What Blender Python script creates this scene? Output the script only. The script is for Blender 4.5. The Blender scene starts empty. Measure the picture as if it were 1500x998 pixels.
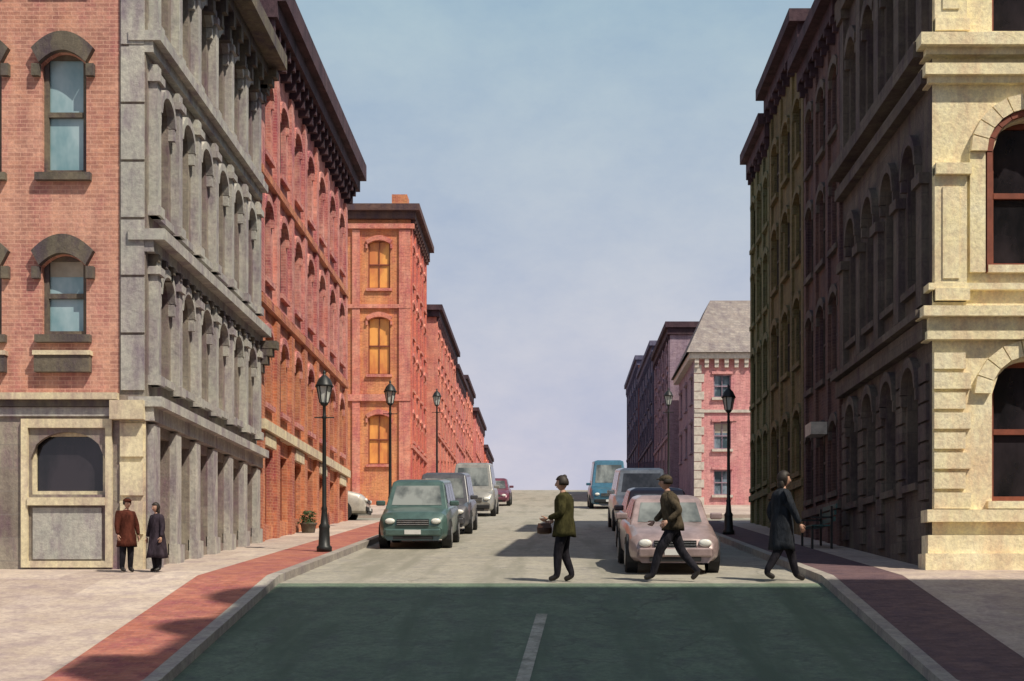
import bpy, math, random
from mathutils import Vector, Matrix
random.seed(7)
C=bpy.context
# ---------------------------------------------------------------- materials
def newmat(n,rough=.8,metal=0,spec=.3):
    m=bpy.data.materials.new(n); m.use_nodes=True
    b=m.node_tree.nodes['Principled BSDF']
    b.inputs['Roughness'].default_value=rough; b.inputs['Metallic'].default_value=metal
    b.inputs['Specular IOR Level'].default_value=spec
    return m,m.node_tree,b
def mixc(nt,a,b,fac,mode='MIX'):
    n=nt.nodes.new('ShaderNodeMix'); n.data_type='RGBA'; n.blend_type=mode
    for s,v in ((0,fac),(6,a),(7,b)):
        if isinstance(v,(tuple,float,int)): n.inputs[s].default_value=v
        else: nt.links.new(v,n.inputs[s])
    return n.outputs[2]
def maprange(nt,src,a,b,c=0.0,d=1.0):
    r=nt.nodes.new('ShaderNodeMapRange'); r.inputs[1].default_value=a; r.inputs[2].default_value=b; r.inputs[3].default_value=c; r.inputs[4].default_value=d
    nt.links.new(src,r.inputs[0]); return r.outputs[0]
def noise(nt,vec,scale,detail=5,rough=.6,lo=.35,hi=.65):
    n=nt.nodes.new('ShaderNodeTexNoise'); n.inputs['Scale'].default_value=scale
    n.inputs['Detail'].default_value=detail; n.inputs['Roughness'].default_value=rough
    nt.links.new(vec,n.inputs['Vector'])
    return maprange(nt,n.outputs[0],lo,hi)
def pos(nt,sc=(1,1,1)):
    g=nt.nodes.new('ShaderNodeNewGeometry'); m=nt.nodes.new('ShaderNodeMapping')
    m.inputs['Scale'].default_value=sc; nt.links.new(g.outputs['Position'],m.inputs['Vector']); return m.outputs[0]
def wallpos(nt,sc=1):
    g=nt.nodes.new('ShaderNodeNewGeometry'); s=nt.nodes.new('ShaderNodeSeparateXYZ'); nt.links.new(g.outputs['Position'],s.inputs[0])
    a=nt.nodes.new('ShaderNodeMath'); nt.links.new(s.outputs[0],a.inputs[0]); nt.links.new(s.outputs[1],a.inputs[1])
    c=nt.nodes.new('ShaderNodeCombineXYZ'); nt.links.new(a.outputs[0],c.inputs[0]); nt.links.new(s.outputs[2],c.inputs[1]); return c.outputs[0]
def bump(nt,b,h,st,dist=.02):
    n=nt.nodes.new('ShaderNodeBump'); n.inputs['Strength'].default_value=st; n.inputs['Distance'].default_value=dist
    nt.links.new(h,n.inputs['Height']); nt.links.new(n.outputs[0],b.inputs['Normal'])
def masonry(name,c1,c2,c3=None,brick=None,mortar=None,rough=.85,bs=.5,flat=False,streak=.5,cracks=False):
    m,nt,b=newmat(name,rough)
    p=pos(nt)
    col=mixc(nt,c1,c2,noise(nt,p,1.1,8,.65))
    if c3: col=mixc(nt,col,c3,noise(nt,pos(nt,(1,1,.35)),2.3,6,.7,.45,.66))
    fine=noise(nt,p,11,7,.75,.22,.78)
    col=mixc(nt,col,mixc(nt,(.45,.42,.49,1),(1.42,1.4,1.33,1),fine),.7,'MULTIPLY')
    if streak:
        st=noise(nt,pos(nt,(2.2,2.2,.18)),1.6,5,.6,.3,.7)
        col=mixc(nt,col,mixc(nt,(.52,.46,.53,1),(1.14,1.14,1.1,1),st),streak,'MULTIPLY')
    h=fine
    if brick:
        t=nt.nodes.new('ShaderNodeTexBrick'); nt.links.new(p if flat else wallpos(nt),t.inputs['Vector'])
        t.inputs['Scale'].default_value=1; t.inputs['Brick Width'].default_value=brick[0]; t.inputs['Row Height'].default_value=brick[1]
        t.inputs['Mortar Size'].default_value=brick[2]; t.inputs['Mortar Smooth'].default_value=.3
        t.inputs['Color1'].default_value=(1,1,1,1); t.inputs['Color2'].default_value=(.68,.64,.66,1); t.inputs['Mortar'].default_value=(1,1,1,1)
        col=mixc(nt,col,t.outputs['Color'],.8,'MULTIPLY')
        f=nt.nodes.new('ShaderNodeMath'); f.operation='MULTIPLY'; f.inputs[1].default_value=.6; nt.links.new(t.outputs['Fac'],f.inputs[0])
        col=mixc(nt,col,mortar or (.3,.27,.24,1),f.outputs[0])
    if cracks:
        v=nt.nodes.new('ShaderNodeTexVoronoi'); v.feature='DISTANCE_TO_EDGE'; v.inputs['Scale'].default_value=.33
        wn=nt.nodes.new('ShaderNodeTexNoise'); wn.inputs['Scale'].default_value=1.2; wn.inputs['Detail'].default_value=6; nt.links.new(p,wn.inputs['Vector'])
        vm=nt.nodes.new('ShaderNodeVectorMath'); vm.operation='MULTIPLY_ADD'; vm.inputs[1].default_value=(1.6,1.6,0); nt.links.new(wn.outputs['Color'],vm.inputs[0]); nt.links.new(p,vm.inputs[2])
        nt.links.new(vm.outputs[0],v.inputs['Vector'])
        cr=maprange(nt,v.outputs['Distance'],.003,.011,.35,0.0)
        col=mixc(nt,col,(.05,.05,.05,1),cr)
        col=mixc(nt,col,tuple(x*.72 for x in c1[:3])+(1,),noise(nt,pos(nt,(1.4,.12,1)),.9,4,.6,.50,.64))
    nt.links.new(col,b.inputs['Base Color']); bump(nt,b,h,bs); return m
def plain(name,c,rough=.6,metal=0,var=.3,scale=6,spec=.4,c2=None):
    m,nt,b=newmat(name,rough,metal,spec)
    n=noise(nt,pos(nt),scale,5)
    c2=c2 or tuple(x*(1-var) for x in c[:3])+(1,)
    nt.links.new(mixc(nt,c,c2,n),b.inputs['Base Color']); bump(nt,b,n,.15,.01); return m
BR=(.23,.075,.008)
M={}
M['pink']=masonry('salmon_painted_brick',(.62,.31,.21,1),(.72,.41,.30,1),(.52,.22,.19,1),BR,(.60,.36,.28,1))
M['graystone']=masonry('grey_sandstone',(.29,.265,.215,1),(.38,.35,.28,1),(.25,.175,.20,1),(.9,.42,.01),(.18,.16,.15,1))
M['graytrim']=masonry('pale_grey_trim',(.40,.41,.37,1),(.53,.52,.46,1),(.28,.24,.27,1))
M['darktrim']=masonry('weathered_dark_trim',(.12,.11,.085,1),(.19,.165,.12,1),(.08,.06,.08,1))
M['brick2']=masonry('orange_brown_brick',(.60,.21,.10,1),(.70,.31,.16,1),(.36,.09,.10,1),BR,(.52,.3,.2,1))
M['brickpink']=masonry('rose_brick',(.64,.22,.17,1),(.76,.40,.33,1),(.40,.10,.14,1),BR,(.55,.32,.27,1))
M['orange']=masonry('warm_orange_brick',(.72,.27,.11,1),(.80,.37,.16,1),(.55,.15,.11,1),BR,(.58,.33,.2,1))
M['orange2']=masonry('faded_orange_brick',(.72,.24,.16,1),(.82,.38,.27,1),(.56,.15,.15,1),BR,(.58,.32,.26,1))
M['red']=masonry('red_brick',(.70,.18,.12,1),(.80,.28,.19,1),(.52,.11,.12,1),BR,(.55,.27,.2,1))
M['redpale']=masonry('pale_red_brick',(.70,.23,.18,1),(.80,.36,.30,1),(.54,.15,.17,1),BR,(.55,.3,.26,1))
M['cream']=masonry('cream_limestone',(.90,.81,.50,1),(.95,.89,.63,1),(.80,.64,.42,1),bs=.5,streak=.25)
M['cream2']=masonry('cream_painted_wood',(.68,.61,.40,1),(.76,.69,.48,1),(.5,.4,.32,1),bs=.3)
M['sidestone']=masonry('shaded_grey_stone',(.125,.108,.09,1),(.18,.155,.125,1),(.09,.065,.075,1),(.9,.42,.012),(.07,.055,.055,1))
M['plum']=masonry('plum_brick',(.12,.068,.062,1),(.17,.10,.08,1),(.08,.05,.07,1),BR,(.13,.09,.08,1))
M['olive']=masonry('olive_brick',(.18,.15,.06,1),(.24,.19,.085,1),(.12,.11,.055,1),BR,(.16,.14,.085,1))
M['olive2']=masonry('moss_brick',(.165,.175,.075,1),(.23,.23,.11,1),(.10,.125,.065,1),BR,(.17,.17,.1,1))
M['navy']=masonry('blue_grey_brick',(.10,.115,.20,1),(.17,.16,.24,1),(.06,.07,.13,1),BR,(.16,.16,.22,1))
M['rosewall']=masonry('rose_plaster',(.68,.29,.28,1),(.78,.42,.39,1),(.58,.22,.25,1),BR,(.6,.36,.33,1))
M['mauvewall']=masonry('mauve_shade_plaster',(.34,.26,.33,1),(.42,.32,.37,1),(.25,.19,.27,1),BR,(.36,.28,.32,1))  # bluish shade of the street-side walls put into the plaster colour
M['slate']=masonry('slate_roof',(.32,.295,.27,1),(.41,.37,.32,1),(.26,.23,.23,1),(.3,.16,.02),(.18,.16,.16,1))
M['darkroof']=plain('dark_roof_felt',(.055,.04,.05,1),.9)
M['eave']=masonry('dark_purple_cornice',(.062,.034,.048,1),(.10,.06,.07,1),(.035,.022,.03,1))
M['frame']=plain('dark_window_frame',(.06,.045,.04,1),.6)
M['framered']=plain('red_brown_window_frame',(.25,.07,.04,1),.6)
M['framelt']=plain('pale_window_frame',(.6,.54,.47,1),.6)
M['blind']=plain('window_blind',(.42,.38,.31,1),.8,var=.2)
M['iron']=plain('black_cast_iron',(.03,.032,.032,1),.45,.3)
M['asphalt']=masonry('worn_asphalt',(.31,.295,.24,1),(.37,.35,.29,1),(.255,.245,.22,1),bs=.3,streak=0,cracks=True)
M['asphalt_shade']=masonry('shaded_asphalt',(.12,.17,.12,1),(.15,.205,.145,1),(.10,.125,.105,1),bs=.4,streak=0,cracks=True)  # darker copy of the asphalt, near road's shade put into its colour
M['concrete']=masonry('pavement_concrete',(.50,.42,.34,1),(.58,.50,.42,1),(.40,.33,.31,1),(1.5,1.5,.014),(.33,.26,.23,1),flat=True,bs=.25,streak=0)
M['paver']=masonry('red_brick_paving',(.40,.135,.09,1),(.48,.20,.14,1),(.30,.09,.1,1),(.22,.11,.01),(.28,.14,.11,1),flat=True,bs=.4,streak=0)
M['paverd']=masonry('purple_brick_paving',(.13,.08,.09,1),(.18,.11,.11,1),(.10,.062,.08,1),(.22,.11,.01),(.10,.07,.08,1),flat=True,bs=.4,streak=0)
M['kerb']=masonry('granite_kerb',(.36,.34,.29,1),(.44,.42,.36,1),(.3,.27,.26,1),(1.8,5,.02),(.15,.14,.13,1),flat=True,bs=.3,streak=0)
M['paint']=masonry('worn_road_paint',(.36,.36,.30,1),(.42,.42,.36,1),(.17,.19,.15,1),bs=.2,streak=0)
M['earth']=plain('earth_and_grass',(.10,.11,.06,1),.95,scale=.2)
def glassmat(n,c1,c2,rough=.12):
    m,nt,b=newmat(n,rough,0,.6)
    nt.links.new(mixc(nt,c1,c2,noise(nt,pos(nt,(1,1,.5)),1.3,4,.6,.4,.6)),b.inputs['Base Color']); return m
M['glass']=glassmat('dark_window_glass',(.02,.025,.03,1),(.08,.09,.10,1))
M['glassteal']=glassmat('teal_reflection_glass',(.17,.30,.34,1),(.34,.46,.50,1),.2)  # pale teal reflection painted into the glass base colour
M['glassblue']=glassmat('blue_grey_window_glass',(.05,.08,.10,1),(.24,.30,.36,1),.2)
M['glassblack']=glassmat('black_window_glass',(.01,.01,.012,1),(.03,.025,.03,1))
M['glassor']=glassmat('amber_lit_window',(.85,.38,.09,1),(.6,.2,.06,1),.5)  # orange of the lit window recess put into the pane colour
M['lampglass']=plain('lamp_frosted_glass',(.6,.62,.58,1),.3,var=.2)
M['skin']=plain('skin',(.42,.24,.17,1),.6,var=.1)
M['hair']=plain('dark_hair',(.025,.017,.012,1),.6)
M['shoe']=plain('dark_shoes',(.02,.016,.015,1),.5)
M['leather']=plain('brown_leather',(.07,.03,.02,1),.5)
M['eye']=plain('eyes',(.02,.015,.015,1),.3)
M['lip']=plain('lips',(.3,.1,.08,1),.6)
M['tyre']=plain('tyre_rubber',(.02,.02,.02,1),.8)
M['hub']=plain('alloy_hub',(.35,.35,.36,1),.35,.7)
M['chrome']=plain('chrome_trim',(.6,.6,.6,1),.25,.8)
M['headlight']=plain('headlight_lens',(.75,.75,.7,1),.15,var=.1)
M['plate']=plain('number_plate',(.7,.7,.68,1),.5,var=.1)
M['black']=plain('black_plastic',(.02,.02,.022,1),.6)
M['leaf']=plain('shrub_leaves',(.06,.11,.04,1),.7,c2=(.03,.06,.02,1),scale=9)
M['wood']=plain('painted_bench_wood',(.05,.13,.12,1),.6)
def carpaint(n,c):
    m,nt,b=newmat(n,.32,.2,.5); b.inputs['Coat Weight'].default_value=.5; b.inputs['Coat Roughness'].default_value=.15
    nt.links.new(mixc(nt,c,tuple(x*.6 for x in c[:3])+(1,),noise(nt,pos(nt),3,6,.7)),b.inputs['Base Color']); return m
def cloth(n,c):
    m,nt,b=newmat(n,.95,0,.1)
    f=noise(nt,pos(nt,(1,1,.4)),14,4); nt.links.new(mixc(nt,c,tuple(x*.45 for x in c[:3])+(1,),f),b.inputs['Base Color']); bump(nt,b,f,.5,.02); return m
# ---------------------------------------------------------------- mesh helpers
def mkobj(name,verts,faces,mat,parent=None,smooth=False):
    me=bpy.data.meshes.new(name); me.from_pydata([tuple(v) for v in verts],[],faces); me.validate()
    if isinstance(mat,(list,tuple)):
        for x in mat: me.materials.append(x)
    elif mat: me.materials.append(mat)
    if smooth:
        for p in me.polygons: p.use_smooth=True
    o=bpy.data.objects.new(name,me); C.collection.objects.link(o)
    if parent: o.parent=parent
    return o
def empty(name,loc=(0,0,0)):
    e=bpy.data.objects.new(name,None); e.empty_display_size=.3; e.location=loc; C.collection.objects.link(e); return e
class Obj:
    def __init__(s,name,loc=(0,0,0)):
        s.e=empty(name,loc); s.p={}
    def add(s,part,mat,verts,faces,smooth=False):
        k=(part,mat); d=s.p.setdefault(k,[[],[],smooth]); o=len(d[0])
        d[0]+= [tuple(v) for v in verts]; d[1]+=[tuple(i+o for i in f) for f in faces]
    def box(s,part,mat,F,u0,u1,v0,v1,w0,w1):
        V=[F(u,v,w) for w in (w0,w1) for v in (v0,v1) for u in (u0,u1)]
        s.add(part,mat,V,[(0,1,3,2),(4,6,7,5),(0,4,5,1),(2,3,7,6),(0,2,6,4),(1,5,7,3)])
    def lathe(s,part,mat,prof,c=(0,0,0),n=14,smooth=True,rot=0):
        V=[];Fc=[]
        for r,z in prof:
            for i in range(n):
                a=2*math.pi*i/n+rot; V.append((c[0]+r*math.cos(a),c[1]+r*math.sin(a),c[2]+z))
        for j in range(len(prof)-1):
            for i in range(n):
                k=(i+1)%n; Fc.append((j*n+i,j*n+k,(j+1)*n+k,(j+1)*n+i))
        Fc.append(tuple(range(n))[::-1]); Fc.append(tuple(range((len(prof)-1)*n,len(prof)*n)))
        s.add(part,mat,V,Fc,smooth)
    def finish(s):
        for (part,mat),(v,f,sm) in s.p.items():
            mkobj(part,v,f,M[mat] if isinstance(mat,str) else mat,s.e,sm)
        return s.e
W=lambda u,v,w:(u,w,v)
def left(X): return lambda u,v,w:(X+w,u,v)
def right(X): return lambda u,v,w:(X-w,u,v)
def front(Y): return lambda u,v,w:(u,Y-w,v)
def g(y):
    if y>=144: return max(10.25-.06*(y-144),-75)
    if y>=24.4: return .0857*(y-24.4)
    if y>=17: return -.18*(24.4-y)
    if y>=9: return -1.332-.5*(17-y)/8
    return -1.832
def wall(B,mat,F,u0,u1,v0,v1,holes=(),depth=.22,part='walls'):
    us=sorted({u0,u1,*[h[0] for h in holes],*[h[1] for h in holes]}); vs=sorted({v0,v1,*[h[2] for h in holes],*[h[3] for h in holes]})
    V=[];Fc=[]
    def q(*p):
        n=len(V); V.extend(p); Fc.append((n,n+1,n+2,n+3))
    for a,b in zip(us,us[1:]):
        for c,d in zip(vs,vs[1:]):
            mu,mv=(a+b)/2,(c+d)/2
            if any(h[0]<mu<h[1] and h[2]<mv<h[3] for h in holes): continue
            q(F(a,c,0),F(b,c,0),F(b,d,0),F(a,d,0))
    for h in holes:
        a,b,c,d=h[:4]; e=-depth
        q(F(a,c,0),F(a,d,0),F(a,d,e),F(a,c,e)); q(F(b,c,0),F(b,d,0),F(b,d,e),F(b,c,e))
        q(F(a,c,0),F(b,c,0),F(b,c,e),F(a,c,e)); q(F(a,d,0),F(b,d,0),F(b,d,e),F(a,d,e))
    B.add(part,mat,V,Fc)
def arc(t,r,seg):
    return r*(1-t*t) if seg else r*math.sqrt(max(0,1-t*t))
def windows(B,F,ws,wallmat,depth=.22):
    for h in ws:
        a,b,c,d=h['u']-h['w']/2,h['u']+h['w']/2,h['v0'],h['v1']; r=h.get('r',0); seg=h.get('seg',False)
        gl=h.get('glass','glass'); fr=h.get('frame','frame'); t=h.get('ft',.06)
        e=depth-.05
        B.add('window_glass',gl,[F(a,c,-e),F(b,c,-e),F(b,d,-e),F(a,d,-e)],[(0,1,2,3)])
        if gl not in ('glassblack','glassor') and random.random()<.45:
            k=random.uniform(.2,.55); B.add('window_blinds','blind',[F(a,d-(d-c)*k,-e+.006),F(b,d-(d-c)*k,-e+.006),F(b,d,-e+.006),F(a,d,-e+.006)],[(0,1,2,3)])
        f=lambda u0,u1,v0,v1,o=0:B.box('window_frames',fr,F,u0,u1,v0,v1,-e-.01,-e+.06+o)
        f(a,a+t,c,d); f(b-t,b,c,d); f(a+t,b-t,c,c+t); f(a+t,b-t,d-t,d)
        m=h.get('mid',.5)
        if m: f(a+t,b-t,c+(d-c)*m-t/2,c+(d-c)*m+t/2,.01)
        if h.get('mull'): f((a+b)/2-.018,(a+b)/2+.018,c+t,d-t,.004)
        if r:
            n=12;V=[];Fc=[]
            for i in range(n+1):
                tt=-1+2*i/n; u=a+(b-a)*i/n; y=d-r+arc(tt,r,seg)
                V+= [F(u,y,0),F(u,d,0),F(u,y,-e+.065)]
            for i in range(n):
                k=3*i; Fc+=[(k,k+3,k+4,k+1),(k,k+2,k+5,k+3)]
            B.add('arch_spandrels',wallmat,V,Fc)
        hd=h.get('hood')
        if hd:
            th=h.get('ht',.16); pr=h.get('hp',.12); ov=h.get('ho',.1)
            if r:
                n=14;V=[];Fc=[]
                for i in range(n+1):
                    tt=-1+2*i/n
                    ui=(a+b)/2+tt*((b-a)/2+.02); yi=d-r+arc(tt,r,seg)+.01
                    uo=(a+b)/2+tt*((b-a)/2+ov+.02); yo=d-r+arc(tt,r+th,seg)
                    if seg: yo=d-r+arc(tt,r+th*.3,seg)+th
                    V+=[F(ui,yi,-.02),F(uo,yo,-.02),F(uo,yo,pr),F(ui,yi,pr)]
                for i in range(n):
                    k=4*i; Fc+=[(k+3,k+7,k+6,k+2),(k+1,k+2,k+6,k+5),(k,k+4,k+7,k+3)]
                Fc+=[(0,1,2,3),(n*4,n*4+1,n*4+2,n*4+3)]
                B.add('window_hoods',hd,V,Fc)
                for s in (-1,1):
                    uc=(a+b)/2+s*((b-a)/2+ov/2+.02)
                    B.box('window_hoods',hd,F,uc-ov/2+.0,uc+ov/2+.0,d-r-h.get('hs',.22),d-r-.005,-.02,pr*.85)
            else:
                B.box('window_hoods',hd,F,a-ov,b+ov,d+.02,d+.02+th,-.02,pr)
        sl=h.get('sill')
        if sl: B.box('window_sills',sl,F,a-.1,b+.1,c-.14,c-.005,-.05,.12)
def holes(ws): return [(h['u']-h['w']/2,h['u']+h['w']/2,h['v0'],h['v1']) for h in ws]
def grid(us,rows,**k):
    out=[]
    for u in us:
        for r in rows:
            d=dict(k); d.update(u=u,v0=r[0],v1=r[1])
            if len(r)>2: d.update(r[2])
            out.append(d)
    return out
def shell(B,x0,x1,y0,y1,z0,z1,skip,mat,roof='darkroof'):
    if 'F' not in skip: wall(B,mat,front(y0),x0,x1,z0,z1)
    if 'B' not in skip: wall(B,mat,front(y1),x0,x1,z0,z1)
    if 'L' not in skip: wall(B,mat,left(x0),y0,y1,z0,z1)
    if 'R' not in skip: wall(B,mat,left(x1),y0,y1,z0,z1)
    if roof: B.add('roof',roof,[(x0,y0,z1),(x1,y0,z1),(x1,y1,z1),(x0,y1,z1)],[(0,1,2,3)])
def band(B,mat,x0,x1,y0,y1,z0,z1,p,e0=.004,e1=.004,part='cornice'):
    B.box(part,mat,W,x0-p,x1+p,z0,z1,y0-e0,y1+e1)
def brackets(B,mat,F,u0,u1,v0,v1,p,step,w=.14):
    n=max(2,int((u1-u0)/step))
    for i in range(n+1):
        u=u0+(u1-u0)*i/n; B.box('brackets',mat,F,u-w/2,u+w/2,v0,v1,-.01,p)
        B.box('brackets',mat,F,u-w/2-.01,u+w/2+.01,v0+(v1-v0)*.5,v1,-.01,p*1.35)
# ---------------------------------------------------------------- ground
def strip(name,x0,x1,y0,y1,dz,mat,thick=0,parent=None):
    ys=sorted({y0,y1,*[y for y in (9,17,24.4,144,200,400,800,1600) if y0<y<y1]})
    V=[];Fc=[]
    for y in ys: V+=[(x0,y,g(y)+dz),(x1,y,g(y)+dz)]
    for i in range(len(ys)-1):
        k=2*i; Fc.append((k,k+1,k+3,k+2))
    if thick:
        n=len(V)
        for y in ys: V+=[(x0,y,g(y)+dz-thick),(x1,y,g(y)+dz-thick)]
        for i in range(len(ys)-1):
            k=2*i; Fc+=[(k,k+2,n+k+2,n+k),(k+1,k+3,n+k+3,n+k+1)]
        Fc+=[(0,1,n+1,n),(n-2,n-1,2*n-1,2*n-2)]
    return mkobj(name,V,Fc,M[mat],parent)
strip('ground',-4000,4000,-300,9000,-.02,'earth')
strip('road',-60,60,24.4,92,0.0,'asphalt')
strip('near_road',-4.62,4.62,-60,24.4,0.004,'asphalt_shade')
strip('road',-4.62,4.62,92.0,300,0.0,'asphalt')
mp=empty('road_markings')
V=[];Fc=[]
for (ya,yb) in ((8,12),(17.0,21.7)):
    for y in ((ya,yb)):
        x=-.36+(y-17)*.05; V+=[(x-.085,y,g(y)+.009),(x+.085,y,g(y)+.009)]
    n=len(V); Fc.append((n-4,n-3,n-1,n-2))
mkobj('centre_line',V,Fc,M['paint'],mp)
for (ya,yb) in ((-60,51.5),(58.5,300)):
    for s in (-1,1):
        P=empty('pavement')
        def st(n,a,b,dz,m,th=0):
            x0,x1=(s*a,s*b) if s>0 else (s*b,s*a)
            strip(n,x0,x1,ya,yb,dz,m,th,P)
        st('kerb_stones',4.62,4.82,.143,'kerb',.17)
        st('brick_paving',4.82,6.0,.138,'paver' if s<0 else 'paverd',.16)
        st('concrete_slabs',6.0,45 if ya<0 else 40,.141,'concrete',.16)
# ---------------------------------------------------------------- LEFT
XL=-7.3; XR=6.9
B=Obj('salmon_brick_corner_building')
x0,x1,y0=-22,-7.78,25.9
ux=[-8.78-1.53*i for i in range(8)]
ws=grid(ux,[(4.5,5.95,dict(glass='glassteal')),(7.42,9.6,dict(glass='glassteal'))],w=.80,r=.22,seg=True,hood='darktrim',ht=.27,hp=.13,ho=.14,sill='darktrim',frame='darktrim',ft=.09)
ws+=grid(ux,[(10.9,12.4)],w=.86,r=.2,seg=True,hood='darktrim',sill='darktrim',glass='glassteal')
us=[-8.72-2.6*i for i in range(5)]
ws+=grid(us,[(1.62,2.75)],w=1.35,r=.5,glass='glassblack',frame='cream2',mid=0,ft=.07)
wall(B,'pink',front(y0),x0,x1,3.2,13.4,[h for h in holes(ws) if h[2]>3])
windows(B,front(y0),[h for h in ws if h['v0']>3],'pink')
sw=[h for h in ws if h['v0']<3]
wall(B,'graystone',front(y0),x0,x1,-.6,3.2,holes(sw)); windows(B,front(y0),sw,'graystone')
F=front(y0)
for u in us:
    B.box('shopfront_panels','graytrim',F,u-.62,u+.62,.45,1.38,-.02,.03)
    B.box('shopfront_frames','cream2',F,u-.82,u-.70,.3,2.98,-.02,.07); B.box('shopfront_frames','cream2',F,u+.70,u+.82,.3,2.98,-.02,.07)
    B.box('shopfront_frames','cream2',F,u-.7,u+.7,2.82,2.98,-.02,.065); B.box('shopfront_frames','cream2',F,u-.7,u+.7,1.42,1.56,-.02,.1)
    B.box('shopfront_frames','cream2',F,u-.7,u+.7,.3,.42,-.02,.065)
for u in ux:
    B.box('under_window_panels','darktrim',F,u-.5,u+.5,3.82,4.12,-.02,.14)  # panel below the window, its shade put into the dark colour
    B.box('under_window_panels','cream2',F,u-.52,u+.52,4.12,4.2,-.02,.17)
B.box('cornice','cream2',F,x0,x1,3.32,3.44,-.02,.18); B.box('cornice','darktrim',F,x0,x1,3.2,3.315,-.02,.1); B.box('cornice','graytrim',F,x0,x1,3.03,3.19,-.02,.05)
B.box('cornice','graytrim',F,x0,x1,13.4,13.8,-.3,.4); brackets(B,'graytrim',F,x0+.3,x1-.3,12.9,13.39,.2,.9)
shell(B,x0,x1,y0,30,-.6,13.4,'FR','pink')
B.finish()
B=Obj('grey_stone_arcaded_building')
y0,y1=25.9,35.68; F=left(XL)
uy=[26.95+1.52*i for i in range(6)]
ws=grid(uy,[(3.85,5.75,dict(r=.4)),(6.85,9.1,dict(r=.4)),(10.25,12.1,dict(r=.25,seg=True))],w=.86,hood='graytrim',ht=.16,hp=.14,ho=.1,sill='graytrim',glass='glassblue')
gf=[dict(u=u,w=1.02,v0=g(u)+.35,v1=2.75,glass='glassblack',frame='graytrim',mid=.75) for u in uy]
ws+=gf
wall(B,'graystone',F,y0,y1,-.6,13.1,holes(ws),.36); windows(B,F,ws,'graystone',.36)
for i in range(7):
    u=26.19+1.52*i; u=min(max(u,y0+.2),y1-.2)
    for a,b in ((3.62,5.95),(6.7,9.45),(10.0,12.3)):
        B.box('pilasters','graytrim',F,u-.13,u+.13,a,b,-.02,.16)
        B.box('pilasters','graytrim',F,u-.19,u+.19,b-.32,b-.18,-.02,.22); B.box('pilasters','graytrim',F,u-.18,u+.18,a,a+.18,-.02,.215)
    B.box('pilasters','graytrim',F,u-.2,u+.2,g(u)-.1,2.9,-.02,.12)
    B.box('pilasters','graytrim',F,u-.25,u+.25,g(u)-.1,g(u)+.5,-.02,.17)
for z0,z1,p in ((2.95,3.2,.15),(3.2,3.38,.3),(6.0,6.2,.15),(6.2,6.4,.36),(9.6,9.8,.14),(9.8,9.98,.28)):
    B.box('string_courses','graytrim',F,y0-.003-p*.3,y1,z0,z1,-.3,p)
brackets(B,'darktrim',F,y0+.2,y1-.15,5.72,5.995,.14,.5,.12)
B.box('roof_cornice','darktrim',F,y0,y1+.01,12.6,12.85,-.3,.35); B.box('roof_cornice','darktrim',F,y0,y1+.01,12.85,13.2,-.3,.75)
brackets(B,'darktrim',F,y0+.3,y1-.2,12.0,12.6,.26,.75,.2)
for z in (5.3,12.0): 
    for k,(zz,p) in enumerate(((0,.2),(.2,.32),(.4,.44),(.58,.55))): B.box('brackets','darktrim',F,y1-.3-.01*k,y1-.01+.003*k,z+zz,z+zz+.19,-.01,p)
Ff=front(25.88)
wall(B,'graystone',Ff,-7.775,XL,3.2,13.1); wall(B,'cream2',Ff,-7.775,XL,-.6,3.2)
for z in (.2,.9,1.6,2.3): B.box('corner_blocks','cream2',Ff,-7.75,XL-.04,z,z+.6,-.02,.05)
for k in range(9): B.box('corner_blocks','graytrim',Ff,-7.74,XL-.02,3.5+1.04*k,3.5+1.04*k+.99,-.02,.04)
B.box('string_courses','cream2',Ff,-7.9,XL-.001,2.96,3.3,-.02,.2)
shell(B,-14,XL,30.02,y1,-.6,13.1,'RF','graystone',None)
B.add('roof','darkroof',[(-14,25.9,13.15),(XL,25.9,13.15),(XL,y1,13.15),(-14,y1,13.15)],[(0,1,2,3)])
B.finish()
B=Obj('red_brick_commercial_building')
y0,y1=35.72,51
uy=[36.9+2.15*i for i in range(7)]
ws=grid(uy,[(4.7,6.6,dict(r=.3)),(7.9,9.9,dict(r=.3)),(11.1,13.0,dict(r=.3))],w=1.05,hood='brickpink',ht=.18,hp=.09,ho=.1,sill='brickpink',mull=True,glass='glass')
ws+=[dict(u=u,w=1.35,v0=g(u)+.55,v1=3.55,glass='glassblack',frame='framered',mid=.7) for u in uy]
a=[h for h in ws if h['v0']<7]; b=[h for h in ws if h['v0']>7]
wall(B,'brick2',F,y0,y1,-.2,7.2,holes(a),.25); windows(B,F,a,'brick2',.25)
wall(B,'brickpink',F,y0,y1,7.2,14.6,holes(b),.25); windows(B,F,b,'brickpink',.25)
for i in range(8):
    u=min(max(35.85+2.15*i,y0+.25),y1-.25); B.box('brick_piers','brick2',F,u-.24,u+.24,g(u)-.1,7.0,-.02,.1); B.box('brick_piers','brickpink',F,u-.22,u+.22,7.4,13.6,-.02,.1)
B.box('string_course','cream2',F,y0,y1,3.95,4.2,-.02,.2); B.box('string_course','brick2',F,y0,y1,7.12,7.34,-.02,.14); B.box('string_course','brick2',F,y0,y1,10.35,10.55,-.02,.14)
for u in uy[::2]: B.box('shop_signs','cream2',F,u-.7,u+.7,3.6,3.9,-.02,.12)
brackets(B,'eave',F,y0+.2,y1-.2,13.65,14.2,.3,.7,.16)
B.box('eaves_cornice','eave',F,y0,y1+.3,14.2,14.6,-.3,.5); B.box('eaves_cornice','eave',F,y0,y1+.35,14.6,15.15,-.3,.72)
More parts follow.
